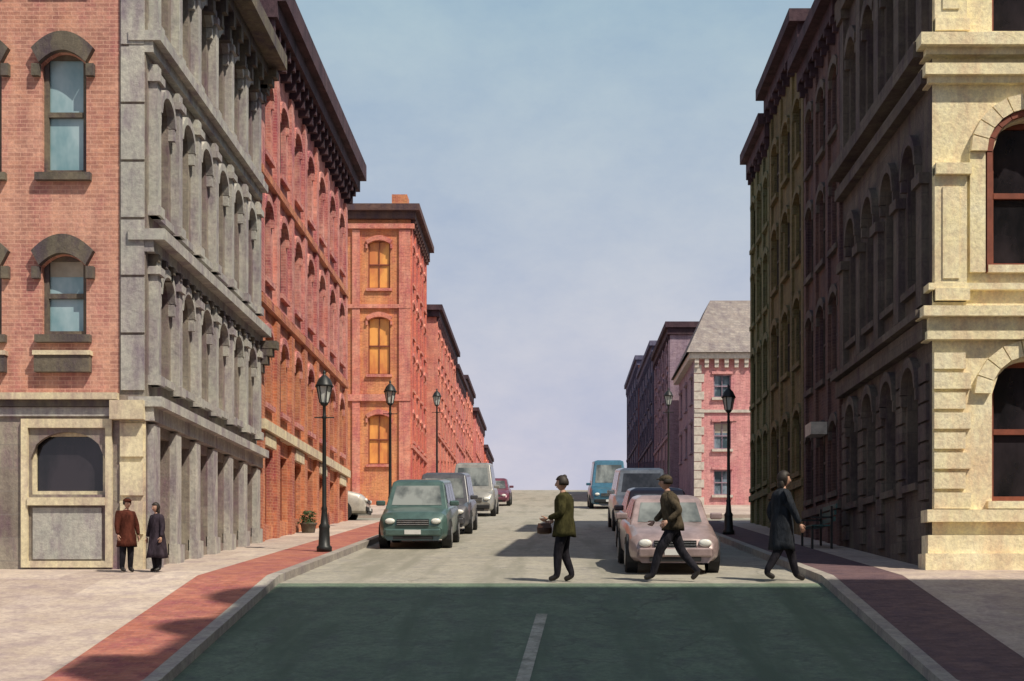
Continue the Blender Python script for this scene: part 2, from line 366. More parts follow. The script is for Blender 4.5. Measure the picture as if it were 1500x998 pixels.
B.add('roof','eave',[(XL+.7,y0,15.16),(XL+.7,y1+.3,15.16),(-11,y1-2,17.0),(-11,y0+1,17.0),(-15,y0,15.16),(-15,y1+.3,15.16)],[(0,1,2,3),(0,3,4),(1,2,5),(2,3,4,5)])
shell(B,-15,XL,y0,y1,-.2,14.6,'R','brick2')
B.finish()
def rowhouse(name,side,y0,y1,z1,mat,cols,rows,front_cols=(),hood='cream2',trim='eave',ww=1.0,depthx=12,frame='frame',glass='glass',corn=.35,fg='glass',frows=None,seg=True,r=.2,ch=.7,X=None,fmat=None,zb=None,e0=None):
    B=Obj(name); X=X if X is not None else (XL if side<0 else XR)
    F=left(X) if side<0 else right(X)
    zb=g(y0)-.8 if zb is None else zb
    n=cols; st=(y1-y0)/n; us=[y0+st*(i+.5) for i in range(n)]
    ws=grid(us,rows,w=ww,r=r,seg=seg,hood=hood,ht=.16,hp=.1,ho=.09,sill=hood,glass=glass,frame=frame,mull=True)
    if rows[0][0]-g(y1)>2.6:
        ws+=[dict(u=u,w=min(1.5,st*.6),v0=g(u)+(.2 if i%3==0 else .75),v1=min(g(u)+2.6,rows[0][0]-.65),glass='glassblack',frame='framered',mid=.75) for i,u in enumerate(us)]
    wall(B,mat,F,y0,y1,zb,z1,holes(ws),.2); windows(B,F,ws,mat,.2)
    gx0,gx1=(X-depthx,X) if side<0 else (X,X+depthx)
    fw=grid(front_cols,frows or rows,w=ww*1.15,r=r,seg=seg,hood=hood,ht=.2,hp=.12,ho=.1,sill=hood,glass=fg,frame=frame,mull=True)
    wall(B,fmat or mat,front(y0),gx0,gx1,zb,z1,holes(fw),.2); windows(B,front(y0),fw,fmat or mat,.2)
    shell(B,gx0,gx1,y0,y1,zb,z1,'F'+('R' if side<0 else 'L'),mat)
    e0=corn if e0 is None else e0
    for i in range(n+1):
        u=min(max(y0+st*i,y0+.2),y1-.2); B.box('piers',mat,F,u-.16,u+.16,g(u)-.2,z1-ch-.3,-.02,.07)
    zs=rows[0][0]-.45
    B.box('string_course',hood,F,y0,y1,zs,zs+.2,-.02,.12)
    band(B,trim,gx0,gx1,y0,y1,z1-ch,z1-ch*.45,corn*.5,e0*.5,.004); band(B,trim,gx0,gx1,y0,y1,z1-ch*.45,z1+.02,corn,e0,.006)
    brackets(B,trim,F,y0+.2,y1-.2,z1-ch-.35,z1-ch-.004,corn*.4,.7,.13)
    return B,F,us
B,F,us=rowhouse('orange_brick_corner_building',-1,75,84,20.1,'red',4,[(7.9,9.4),(10.6,12.4),(13.4,15.2),(16.2,18.2)],front_cols=[-8.95,-11.6,-14.3],frows=[(6.6,9.2),(11.3,14.3),(15.8,18.3)],fmat='orange',fg='glassor',hood='orange2',corn=.5,ch=.7,frame='framered',trim='plum')
B.box('corner_pier','orange2',front(75),-7.9,XL-.01,3.5,18.85,-.02,.12); B.box('corner_pier','orange2',front(75),-10.35,-9.95,3.5,18.85,-.02,.1)
B.box('string_course','orange2',front(75),-19,XL,9.9,10.25,-.02,.16); B.box('string_course','orange2',front(75),-19,XL,14.75,14.95,-.02,.14); B.box('cornice','orange2',front(75),-19.2,XL+.2,18.9,19.15,-.02,.2)
B.box('chimney','orange',W,-8.3,-7.5,20.13,20.75,75.1,76.2)
B.finish()
rowhouse('orange_brick_row_building',-1,92,110,18.3,'orange2',6,[(10.4,12.0),(13.0,14.4),(15.2,16.8)],front_cols=[-8.6,-11],hood='orange2',corn=.4)[0].finish()
rowhouse('pale_red_brick_row_building',-1,110.04,122,17.4,'redpale',4,[(11.9,13.4),(14.2,15.7)],hood='orange2',corn=.35)[0].finish()
rowhouse('orange_brick_row_building',-1,122.04,134,18.4,'orange2',4,[(12.6,14.0),(14.9,16.6)],hood='orange2',corn=.35)[0].finish()
rowhouse('red_brick_row_building',-1,134.04,150,17.2,'redpale',5,[(13.4,15.2)],hood='orange2',corn=.35,X=-7.0)[0].finish()
rowhouse('red_brick_row_building',-1,150.04,166,15.4,'red',5,[(12.4,13.8)],hood='orange2',corn=.3,X=-6.8)[0].finish()
# ---------------------------------------------------------------- RIGHT: cream corner building
B=Obj('cream_limestone_corner_building')
y0,y1=25.9,33.78; x0,x1=XR,22; H=14.8
cx=[8.66+3.1*i for i in range(5)]
F=front(y0)
ws=grid(cx,[(1.5,4.05,dict(r=.62)),(5.75,8.4,dict(r=.62)),(9.95,12.4,dict(r=.3,seg=True))],w=1.36,frame='framered',glass='glassblack',ft=.1,sill='cream')
wall(B,'cream',F,x0,x1,-.6,H,holes(ws),.35); windows(B,F,ws,'cream',.35)
def rust(F,a,b,z0,z1,h=.36,gap=.05,p=.07,mat='cream',alt=.1):
    z=z0;k=0
    while z+h-gap<z1+.01:
        B.box('rusticated_blocks',mat,F,a+.02,b-(alt if k%2 else 0),z,z+h-gap,-.02,p); z+=h;k+=1
for a,b in [(XR-.005,7.58)]: rust(F,a,b,1.36,4.38,gap=.07,p=.09)
for c in cx: rust(F,c+.95,c+2.15,1.36,4.38,alt=0,gap=.07,p=.09)
for a,b in [(XR+.02,7.5)]+[(c+1.1,c+2.0) for c in cx]:
    for v0,v1 in ((5.1,7.5),(9.95,13.4)):
        B.box('pilasters','cream',F,a,b,v0,v1,-.02,.1)
        B.box('pilasters','cream',F,a-.0,b+.06,v1-.14,v1+.06,-.02,.2); B.box('pilasters','cream',F,a-.0,b+.04,v0,v0+.22,-.02,.16)
        B.box('pilasters','cream',F,a+.14,b-.14,v0+.4,v1-.35,.09,.125)
def ring(F,cx,zc,ri,ro,p,mat,n=16,part='arch_voussoirs'):
    for i in range(n):
        a0=math.pi*i/n+.012; a1=math.pi*(i+1)/n-.012; V=[]
        for w in (-.02,p):
            for (rr,a) in ((ri,a0),(ro,a0),(ro,a1),(ri,a1)): V.append(F(cx+rr*math.cos(a),zc+rr*math.sin(a)*.95,w))
        B.add(part,mat,V,[(0,1,2,3),(4,5,6,7),(0,1,5,4),(1,2,6,5),(2,3,7,6),(3,0,4,7)])
for c in cx:
    ring(F,c,3.43,.72,1.02,.1,'cream',9); ring(F,c,7.78,.70,.80,.12,'framered',9); ring(F,c,7.78,.81,1.1,.16,'cream',11)
    B.box('keystones','cream',F,c-.12,c+.12,8.5,9.0,-.02,.24); B.box('keystones','cream',F,c-.12,c+.12,4.12,4.5,-.02,.2)
    for s in (-1,1):
        B.box('window_surrounds','framered',F,c+s*.75-.05,c+s*.75+.05,5.62,7.78,-.02,.11)
        B.box('window_surrounds','cream',F,c+s*.96-.14,c+s*.96+.14,5.62,7.78,-.02,.09)
for z0,z1,p in ((-.1,.55,.22),(.55,.88,.14),(1.12,1.34,.16),(4.4,4.55,.16),(4.55,4.8,.12),(4.8,4.98,.28),(5.3,5.42,.115),(9.02,9.14,.12),(9.14,9.34,.22),(9.5,9.62,.2),(9.62,9.84,.36)):
    B.box('string_courses','cream',F,x0-p*.8,x1,z0,z1,-.3,p)
B.box('roof_cornice','cream',F,x0-.3,x1,13.7,14.1,-.3,.3); B.box('roof_cornice','cream',F,x0-.5,x1,14.1,14.6,-.3,.6); brackets(B,'cream',F,x0+.3,x1,13.3,13.7,.2,.8)
F=right(XR)
uy=[27.2+1.75*i for i in range(4)]
ws=grid(uy,[(1.9,4.1,dict(r=.45)),(5.6,8.3,dict(r=.5)),(10.0,12.4,dict(r=.3,seg=True))],w=.95,hood='sidestone',ht=.2,hp=.14,sill='sidestone',glass='glass',frame='frame')
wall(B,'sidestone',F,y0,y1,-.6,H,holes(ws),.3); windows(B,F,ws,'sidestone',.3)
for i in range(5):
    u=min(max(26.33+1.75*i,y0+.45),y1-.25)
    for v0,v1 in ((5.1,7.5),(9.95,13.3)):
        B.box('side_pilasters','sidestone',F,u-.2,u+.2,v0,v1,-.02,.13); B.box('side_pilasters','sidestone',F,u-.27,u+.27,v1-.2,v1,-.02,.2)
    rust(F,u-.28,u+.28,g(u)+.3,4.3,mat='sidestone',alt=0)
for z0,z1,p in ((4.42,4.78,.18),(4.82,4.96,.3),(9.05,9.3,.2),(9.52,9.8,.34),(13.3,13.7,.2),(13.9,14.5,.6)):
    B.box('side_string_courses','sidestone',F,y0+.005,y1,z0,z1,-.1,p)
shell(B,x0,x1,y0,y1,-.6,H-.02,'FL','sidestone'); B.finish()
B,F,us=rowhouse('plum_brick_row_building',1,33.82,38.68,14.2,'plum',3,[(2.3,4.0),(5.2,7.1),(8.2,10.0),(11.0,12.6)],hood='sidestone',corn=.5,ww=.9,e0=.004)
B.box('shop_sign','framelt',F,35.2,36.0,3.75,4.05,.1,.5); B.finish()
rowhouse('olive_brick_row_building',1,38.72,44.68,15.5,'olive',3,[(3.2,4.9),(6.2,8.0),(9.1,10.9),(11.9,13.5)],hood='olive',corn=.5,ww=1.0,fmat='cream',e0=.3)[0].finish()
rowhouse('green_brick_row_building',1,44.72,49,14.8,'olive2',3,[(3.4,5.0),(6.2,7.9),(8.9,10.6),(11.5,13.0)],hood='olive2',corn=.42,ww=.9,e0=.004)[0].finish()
B=Obj('pink_house_with_slate_roof')
X=7.55;y0,y1,z1=75,84,12.4; x1=X+11
fx=[9.0+2.1*i for i in range(5)]
ws=grid(fx,[(5.0,6.3),(7.4,8.8),(10.1,11.3)],w=.9,frame='mauvewall',glass='glassblue',hood='rosewall',ht=.14,hp=.08,sill='framelt',mull=True)
wall(B,'rosewall',front(y0),X,x1,3,z1,holes(ws)); windows(B,front(y0),ws,'rosewall')
ws=grid([76.5,79.5,82.5],[(7.4,8.9),(10.0,11.3)],w=1.0,frame='mauvewall',hood='mauvewall',sill='mauvewall',mull=True)
wall(B,'mauvewall',right(X),y0,y1,3,z1,holes(ws)); windows(B,right(X),ws,'mauvewall')
shell(B,X,x1,y0,y1,3,z1,'FL','rosewall',None)
k=0;z=4
while z<11.4:
    B.box('quoins','framelt',front(y0),X-.03,X+(.5 if k%2 else .36),z,z+.42,-.02,.05); z+=.46;k+=1
B.box('string_course','framelt',front(y0),X,x1,9.3,9.45,-.02,.08)
band(B,'framelt',X,x1,y0,y1,z1-.3,z1,.3,.3,.3); brackets(B,'framelt',front(y0),X+.1,x1,z1-.75,z1-.304,.18,.5,.2)
V=[(X-.45,y0-.45,z1),(x1+.45,y0-.45,z1),(x1+.45,y1+.45,z1),(X-.45,y1+.45,z1),(X+1.1,y0+2.6,z1+3.3),(x1-1.1,y0+2.6,z1+3.3),(x1-1.1,y1-2.6,z1+3.3),(X+1.1,y1-2.6,z1+3.3)]
B.add('slate_roof','slate',V,[(0,1,5,4),(1,2,6,5),(2,3,7,6),(3,0,4,7),(4,5,6,7)])
B.box('chimney','plum',W,13,13.9,15,17,78.5,79.5)
B.finish()
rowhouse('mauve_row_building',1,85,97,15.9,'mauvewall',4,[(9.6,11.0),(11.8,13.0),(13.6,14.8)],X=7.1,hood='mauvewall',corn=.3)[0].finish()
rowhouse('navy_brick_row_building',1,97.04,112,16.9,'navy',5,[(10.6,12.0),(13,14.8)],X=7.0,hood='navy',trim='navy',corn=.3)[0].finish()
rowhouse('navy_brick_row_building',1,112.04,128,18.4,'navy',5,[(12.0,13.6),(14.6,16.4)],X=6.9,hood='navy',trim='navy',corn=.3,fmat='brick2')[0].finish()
# building beside the viewer that shades the near road
B=Obj('tall_corner_office_building')
rws=[(z,z+2) for z in (1.5,5,8.5,12,15.5,19)]
ws=grid([-12+3*i for i in range(8)],rws,w=1.4,frame='frame',hood='cream2',sill='cream2')
wall(B,'plum',right(8.2),-18,12.4,-2.2,23.3,holes(ws)); windows(B,right(8.2),ws,'plum')
ws=grid([10+3*i for i in range(8)],rws,w=1.4,frame='frame',hood='cream2',sill='cream2')
Fb=lambda u,v,w:(u,12.4+w,v)
wall(B,'plum',Fb,8.2,34,-2.2,23.3,holes(ws)); windows(B,Fb,ws,'plum')
shell(B,8.2,34,-18,12.4,-2.2,23.3,'BL','plum')
B.lathe('shadow_tank','plum',[(.85,23.2),(.85,25),(.1,25.8)],(9.3,10.0,0)); B.lathe('shadow_tank','plum',[(.6,23.2),(.6,24.6),(.1,25.1)],(8.9,7.6,0)); B.box('chimney','plum',W,8.3,9,23,24.9,4.4,5.4); B.box('chimney','plum',W,8.3,9,23,24.6,1,2)  # unseen tanks and chimneys added to make the roof's shadow edge irregular
B.finish()
# ---------------------------------------------------------------- street lamps
def lamp(x,y,H):
    B=Obj('street_lamp',(x,y,g(y)+.14))
    B.lathe('post','iron',[(.17,0),(.17,.1),(.13,.14),(.115,.5),(.13,.55),(.085,.62),(.06,.9),(.07,.94),(.05,1.0),(.038,H-1.08),(.06,H-1.05),(.038,H-1.0),(.034,H-.8),(.08,H-.76),(.1,H-.72)])
    B.lathe('lantern_glass','lampglass',[(.085,H-.72),(.16,H-.36)],n=6,smooth=False)
    for i in range(6):
        a=math.pi/3*i
        p0=Vector((.1*math.cos(a),.1*math.sin(a),H-.72)); p1=Vector((.172*math.cos(a),.172*math.sin(a),H-.36)); t=.011
        V=[p+Vector((dx,dy,0)) for p in (p0,p1) for dx,dy in ((-t,-t),(t,-t),(t,t),(-t,t))]
        B.add('lantern_bars','iron',V,[(0,1,5,4),(1,2,6,5),(2,3,7,6),(3,0,4,7)])
    B.lathe('lantern_cap','iron',[(.21,H-.37),(.19,H-.33),(.13,H-.2),(.06,H-.13),(.025,H-.1),(.04,H-.06),(.01,H)],n=12)
    B.box('ladder_bar','iron',W,-.22,.22,H-1.06,H-1.035,-.013,.013)
    B.finish()
lamp(-4.98,31.6,4.0); lamp(-4.98,44.6,4.6); lamp(-4.98,63,5.4); lamp(5.0,40.2,4.2); lamp(5.0,60.6,5.3)
# ---------------------------------------------------------------- cars
M['glasscar']=glassmat('car_windscreen_glass',(.06,.07,.07,1),(.24,.26,.25,1),.1)
def car(name,X,Yf,L,Wd,H,paint,kind='suv',yaw=0):
    B=Obj(name,(X,Yf,0)); hw=Wd/2
    if kind=='sedan': prof=[(0,.50),(.015,.64),(.06,.74),(.28,.90),(.34,.93),(.80,.96),(.95,.92),(.99,.75),(1,.5)]; cab=(.27,.84,.40,.70)
    elif kind=='van': prof=[(0,.6),(.012,.80),(.05,.98),(.19,1.16),(.25,1.18),(.9,1.18),(.97,1.16),(.995,.95),(1,.6)]; cab=(.17,.99,.27,.965)
    else: prof=[(0,.55),(.012,.74),(.05,.88),(.24,1.0),(.3,1.02),(.85,1.04),(.96,1.02),(.99,.85),(1,.55)]; cab=(.22,.975,.35,.92)
    zb=.24;V=[];Fc=[];m=0
    for t,zt in prof:
        e=min(t,1-t); w=hw*(1-.2*max(0,1-e/.10)**2)
        half=[(0,zb),(w*.88,zb),(w*.97,zb+.08),(w,zb+(zt-zb)*.45),(w*.985,zt-(zt-zb)*.22),(w*.93,zt-.05),(w*.82,zt),(w*.4,zt+.025)]
        ring=half+[(0,zt+.03)]+[(-a,b) for a,b in half[:0:-1]]
        m=len(ring); V+=[(a,t*L,b) for a,b in ring]
    for j in range(len(prof)-1):
        for i in range(m):
            k=(i+1)%m; Fc.append((j*m+i,j*m+k,(j+1)*m+k,(j+1)*m+i))
    Fc.append(tuple(range(m))); Fc.append(tuple(range((len(prof)-1)*m,len(prof)*m))[::-1])
    B.add('body',paint,V,Fc,True)
    t0,t1,r0,r1=cab; zbelt=[z for t,z in prof if t<=t1][-1]-.03; zb0=[z for t,z in prof if t<=t0+.05][-1]-.06
    bw=hw*.90; rw=hw*.74
    a=[(-bw,t0*L,zb0),(bw,t0*L,zb0),(bw,t1*L,zbelt),(-bw,t1*L,zbelt)]
    b=[(-rw,r0*L,H-.06),(rw,r0*L,H-.06),(rw,r1*L,H-.05),(-rw,r1*L,H-.05)]
    rc=[(-rw*.8,r0*L+.15,H),(rw*.8,r0*L+.15,H),(rw*.8,r1*L-.12,H),(-rw*.8,r1*L-.12,H)]
    B.add('cabin',paint,a+b+rc,[(0,1,5,4),(1,2,6,5),(2,3,7,6),(3,0,4,7),(4,5,9,8),(5,6,10,9),(6,7,11,10),(7,4,8,11),(8,9,10,11)])
    def pane(q,u0,u1,v0,v1,part,mat='glass'):
        q=[Vector(p) for p in q]; n=(q[1]-q[0]).cross(q[3]-q[0]).normalized()
        c=sum(q,Vector())/4-Vector((0,L*.55,.9)); n=n if n.dot(c)>0 else -n
        f=lambda u,v:(q[0]*(1-u)+q[1]*u)*(1-v)+(q[3]*(1-u)+q[2]*u)*v+n*.01
        B.add(part,mat,[f(u0,v0),f(u1,v0),f(u1,v1),f(u0,v1)],[(0,1,2,3)])
    pane([a[0],a[1],b[1],b[0]],.09,.91,.16,.86,'windscreen','glasscar')
    pane([a[2],a[3],b[3],b[2]],.1,.9,.25,.9,'rear_window')
    for q in ([a[1],a[2],b[2],b[1]],[a[0],a[3],b[3],b[0]]):
        for s0,s1 in ((.08,.36),(.39,.66),(.69,.93)): pane(q,s0,s1,.22,.9,'side_windows')
    zt=prof[1][1]
    B.box('grille','black',W,-hw*.45,hw*.45,zt-.16,zt-.01,-.03,.1)
    for i in range(3): B.box('grille_bars','chrome',W,-hw*.44,hw*.44,zt-.14+.045*i,zt-.128+.045*i,-.042,-.02)
    B.box('bumper','black' if kind=='van' else paint,W,-hw*.78,hw*.78,.33,.50,-.07,.12)
    B.box('lower_intake','black',W,-hw*.55,hw*.55,.25,.325,-.05,.1)
    B.box('number_plate','plate',W,-.2,.2,.37,.48,-.085,-.068)
    for s in (-1,1):
        B.lathe('headlights','headlight',[(.095,-.05),(.085,.03),(.05,.05)],n=16); n_=16
        d=B.p[('headlights','headlight')][0]
        for i in range(len(d)-3*n_,len(d)):
            x,y,z=d[i]; d[i]=(s*hw*.64+x*1.35,.01-z,zt-.055+y*.8)
        B.box('mirrors',paint,W,min(s*hw*.93,s*(hw+.17)),max(s*hw*.93,s*(hw+.17)),zbelt+.04,zbelt+.17,t0*L+.25,t0*L+.36)
        B.box('tail_lights','framered',W,min(s*hw*.6,s*hw*.8),max(s*hw*.6,s*hw*.8),.75,.92,L-.06,L+.02)
    B.box('rear_bumper','black',W,-hw*.78,hw*.78,.33,.5,L-.1,L+.07)
    for yy in (.18*L,.80*L):
        for s in (-1,1):
            for (r,xa,xb,mt,pt) in ((.39,hw-.2,hw+.004,'black','wheel_arches'),(.33,hw-.2,hw+.02,'tyre','tyres'),(.2,hw-.05,hw+.03,'hub','wheel_hubs')):
                n=20;V=[]
                for x in (xa,xb): V+=[(s*x,yy+r*math.cos(2*math.pi*i/n),.33+r*math.sin(2*math.pi*i/n)) for i in range(n)]
                B.add(pt,mt,V,[tuple(range(n)),tuple(range(n,2*n))]+[(i,(i+1)%n,n+(i+1)%n,n+i) for i in range(n)])
    e=B.finish(); e.location=(X,Yf,g(Yf)+.004)
    e.rotation_euler=(math.atan((g(Yf+L)-g(Yf))/L) if abs(yaw)<.5 else 0,0,yaw)
    for o in e.children:
        if o.name.split('.')[0] in ('body','cabin','bumper','mirrors'):
            md=o.modifiers.new('bevel','BEVEL'); md.width=.035; md.segments=3; md.limit_method='ANGLE'; md.angle_limit=math.radians(22)
    return e
car('parked_minivan',-3.35,35,4.5,1.75,1.68,carpaint('teal_car_paint',(.085,.15,.135,1)),'suv')
car('parked_suv',-3.3,43,4.6,1.8,1.85,carpaint('dark_grey_car_paint',(.10,.10,.11,1)),'suv')
car('parked_van',-3.3,60,4.8,1.95,2.25,carpaint('silver_van_paint',(.34,.33,.30,1)),'van')
car('parked_car',-3.1,78,4.5,1.8,1.5,carpaint('maroon_car_paint',(.20,.06,.09,1)),'sedan')
car('sedan_car',2.3,26.4,4.4,1.72,1.42,carpaint('pinkish_silver_car_paint',(.40,.30,.29,1)),'sedan')
car('parked_car',2.55,32.6,4.4,1.74,1.5,carpaint('dark_plum_car_paint',(.07,.04,.05,1)),'sedan')
car('white_minivan',2.95,45,4.9,1.9,2.0,carpaint('white_van_paint',(.8,.84,.78,1)),'van')
car('blue_van',3.0,72,5.2,2.0,2.45,carpaint('blue_van_paint',(.05,.16,.24,1)),'van')
car('delivery_van',-7.0,55.2,5,1.95,2.2,carpaint('white_delivery_van_paint',(.6,.55,.48,1)),'van',math.radians(90))
# ---------------------------------------------------------------- bench & planter
B=Obj('park_bench',(6.3,33.4,g(33.4)+.16))
for i in range(3): B.box('seat','wood',W,-.35+.15*i,-.23+.15*i,.44,.47,-.8,.8)
for i in range(3): B.box('backrest','wood',W,.16+.02*i,.19+.02*i,.55+.15*i,.65+.15*i,-.8,.8)
for s in (-.65,.65):
    B.box('legs','iron',W,-.34,-.29,-.12,.44,s-.03,s+.03); B.box('legs','iron',W,.1,.15,-.12,.9,s-.03,s+.03); B.box('arms','iron',W,-.34,.14,.62,.66,s-.03,s+.03)
B.finish()
def planter(x,y):
    B=Obj('planter_shrub',(x,y,g(y)+.12))
    B.lathe('planter_pot','darktrim',[(.17,0),(.19,.05),(.22,.24),(.25,.26),(.25,.3),(.2,.3)],n=16)
    V=[];Fc=[]
    for i in range(340):
        a=random.uniform(0,6.28); z=random.random(); r=.30*math.sqrt(random.random())*(1-.45*z)*random.uniform(.7,1.25)
        c=Vector((r*math.cos(a),r*math.sin(a),.28+z*.36)); q=Matrix.Rotation(random.uniform(0,6.28),3,Vector((random.gauss(0,1),random.gauss(0,1),random.gauss(0,1))).normalized())
        n=len(V); V+=[c+q@Vector(p) for p in ((-.045,0,0),(0,-.022,0),(.045,0,0),(0,.022,0))]; Fc.append((n,n+1,n+2,n+3))
    B.add('foliage','leaf',V,Fc); B.finish()
planter(-6.95,41.2)
# ---------------------------------------------------------------- people
def skinned(name,pts,edges,radii,mats,labels=None,root=0,lv=2):
    me=bpy.data.meshes.new(name); me.from_pydata(pts,edges,[]); o=bpy.data.objects.new(name,me); C.collection.objects.link(o)
    o.modifiers.new('s','SKIN')
    for i,sv in enumerate(me.skin_vertices[0].data):
        r=radii[i]; sv.radius=(r,r); sv.use_root=(i==root)
    md=o.modifiers.new('b','SUBSURF'); md.levels=lv; md.render_levels=lv
    dg=C.evaluated_depsgraph_get(); me2=bpy.data.meshes.new_from_object(o.evaluated_get(dg)); bpy.data.objects.remove(o)
    o2=bpy.data.objects.new(name,me2); C.collection.objects.link(o2); me2.materials.clear()
    for m in mats: me2.materials.append(m)
    if labels:
        P=[Vector(p) for p in pts]
        for f in me2.polygons:
            c=f.center; best=1e9
            for (i,j),l in zip(edges,labels):
                d=P[j]-P[i]; t=max(0,min(1,(c-P[i]).dot(d)/d.length_squared)); dd=(c-(P[i]+d*t)).length-((radii[i])*(1-t)+radii[j]*t)*.9
                if dd<best: best=dd; f.material_index=l
    for f in me2.polygons: f.use_smooth=True
    return o2
def person(name,x,y,yaw,H,J,top,bottom,hem=None,hair='short',lean=0,hat=None,onwalk=False,rw=1.0):
    e=empty(name); s=H/1.75
    P={'pel':(0,0,.96),'sp':(.01,0,1.12),'ch':(.0,0,1.30),'nk':(.01,0,1.47),'hb':(.03,0,1.56),
       'sl':(0,.175,1.40),'sr':(0,-.175,1.40),'hl':(0,.09,.88),'hr':(0,-.09,.88)}
    P.update(J)
    for k in 'lr':
        a=P['a'+k]; P['t'+k]=P.get('t'+k,(a[0]+.15,a[1],.035 if a[2]<.12 else a[2]-.08))
    for k in ('sp','ch','nk','hb','sl','sr','el','er','wl','wr'):
        v=P[k]; P[k]=(v[0]+lean*(v[2]-.96),v[1],v[2])
    names=['pel','sp','ch','nk','hb','sl','el','wl','sr','er','wr','hl','kl','al','tl','hr','kr','ar','tr']
    R=dict(pel=.14,sp=.13,ch=.145,nk=.058,hb=.055,sl=.092,el=.068,wl=.046,sr=.092,er=.068,wr=.046,hl=.115,kl=.084,al=.06,tl=.044,hr=.115,kr=.084,ar=.06,tr=.044)
    ed=[('pel','sp',0),('sp','ch',0),('ch','nk',0),('nk','hb',2),('ch','sl',0),('sl','el',0),('el','wl',0),('ch','sr',0),('sr','er',0),('er','wr',0),('pel','hl',1),('hl','kl',1),('kl','al',1),('al','tl',3),('pel','hr',1),('hr','kr',1),('kr','ar',1),('ar','tr',3)]
    ix={n:i for i,n in enumerate(names)}
    b=skinned('body',[P[n] for n in names],[(ix[a],ix[c]) for a,c,_ in ed],[R[n] for n in names],[top,bottom,M['skin'],M['shoe']],[l for *_,l in ed]); b.parent=e
    for k in 'lr':
        w=Vector(P['w'+k]); el=Vector(P['e'+k]); d=(w-el).normalized(); side=Vector((1,0,0)) - d*d.x
        side=side.normalized() if side.length>.3 else Vector((0,0,1)); inn=Vector((0,-1 if k=='l' else 1,0)); inn=(inn-d*inn.dot(d)); inn=(inn-side*inn.dot(side)).normalized()
        pts=[w+d*.01,w+d*.06]; rad=[.026,.032]; eg=[(0,1)]
        for i,(o,ln) in enumerate(((.030,.075),(.010,.085),(-.010,.078),(-.029,.062))):
            n=len(pts); kn=w+d*.10+side*o; m1=kn+d*ln*.5+inn*.012; tp=m1+(d*.6+inn*.8).normalized()*ln*.5
            pts+=[kn,m1,tp]; rad+=[.0125,.0095,.0075]; eg+=[(1,n),(n,n+1),(n+1,n+2)]
        n=len(pts); pts+=[w+d*.045+side*.035+inn*.01,w+d*.08+side*.058+inn*.025,w+d*.11+side*.062+inn*.035]; rad+=[.014,.011,.009]; eg+=[(1,n),(n,n+1),(n+1,n+2)]
        h=skinned('hand',[tuple(p) for p in pts],eg,rad,[M['skin']],root=1,lv=1); h.parent=e
    hb=Vector(P['hb']); hc=hb+Vector((.012,0,.085)); V=[];Fc=[];n,mm=20,14;Vh=[]
    for j in range(mm+1):
        th=math.pi*j/mm
        for i in range(n):
            ph=2*math.pi*i/n; c=Vector((math.sin(th)*math.cos(ph),math.sin(th)*math.sin(ph),math.cos(th)))
            q=Vector((c.x*.098,c.y*.078,c.z*.118)); low=max(0,-c.z)
            q.x*= (1-.25*low) if c.x<0 else 1-.12*low; q.y*=1-.32*low
            if c.x>.93 and -.35<c.z<.15: q.x+=.022*(1-abs(c.z+.15)*2)
            if c.x>.6 and -.1<c.z<.25 and abs(abs(c.y)-.33)<.16: q.x-=.007
            V.append(hc+q); Vh.append((hc+q*1.0,c))
    for j in range(mm):
        for i in range(n): Fc.append((j*n+i,j*n+(i+1)%n,(j+1)*n+(i+1)%n,(j+1)*n+i))
    mkobj('head',V,Fc,M['skin'],e,True)
    def ball(nm,c,r,mat,k=(1,1,1)):
        V=[];F2=[];n=12;m=8
        for j in range(m+1):
            for i in range(n):
                th=math.pi*j/m;ph=2*math.pi*i/n; V.append(Vector(c)+Vector((r*k[0]*math.sin(th)*math.cos(ph),r*k[1]*math.sin(th)*math.sin(ph),r*k[2]*math.cos(th))))
        for j in range(m):
            for i in range(n): F2.append((j*n+i,j*n+(i+1)%n,(j+1)*n+(i+1)%n,(j+1)*n+i))
        mkobj(nm,V,F2,M[mat] if isinstance(mat,str) else mat,e,True)
    for sy in (-1,1):
        ball('eye',hc+Vector((.081,sy*.03,.008)),.011,'eye'); ball('ear',hc+Vector((-.005,sy*.077,-.005)),.03,'skin',(.6,.35,1))
    ball('nose',hc+Vector((.102,0,-.02)),.016,'skin',(1,.7,1.3)); ball('mouth',hc+Vector((.085,0,-.06)),.02,'lip',(.4,1,.3))
    hl={'short':-.15,'long':-.75,'bun':-.3}[hair]
    V2=[hc+(v-hc)*1.1+Vector((-.006,0,.006)) for v,c in Vh]; F3=[]
    for f in Fc:
        c=sum((Vh[i][1] for i in f),Vector())/4
        if c.z>.5 or (c.x<.25 and c.z>hl): F3.append(f)
    o=mkobj('hair',V2,F3,M['hair'],e,True); o.modifiers.new('t','SOLIDIFY').thickness=.012
    if hair=='bun': ball('hair_bun',hc+Vector((-.05,0,.115)),.042,'hair')
    if hair=='long': ball('hair_back',hc+Vector((-.055,0,-.08)),.085,'hair',(.7,1,1.4))
    if hat:
        ball('cap',hc+Vector((-.005,0,.06)),.104,hat,(1.08,.92,.72)); ball('cap_peak',hc+Vector((.1,0,.06)),.06,hat,(1,1,.15))
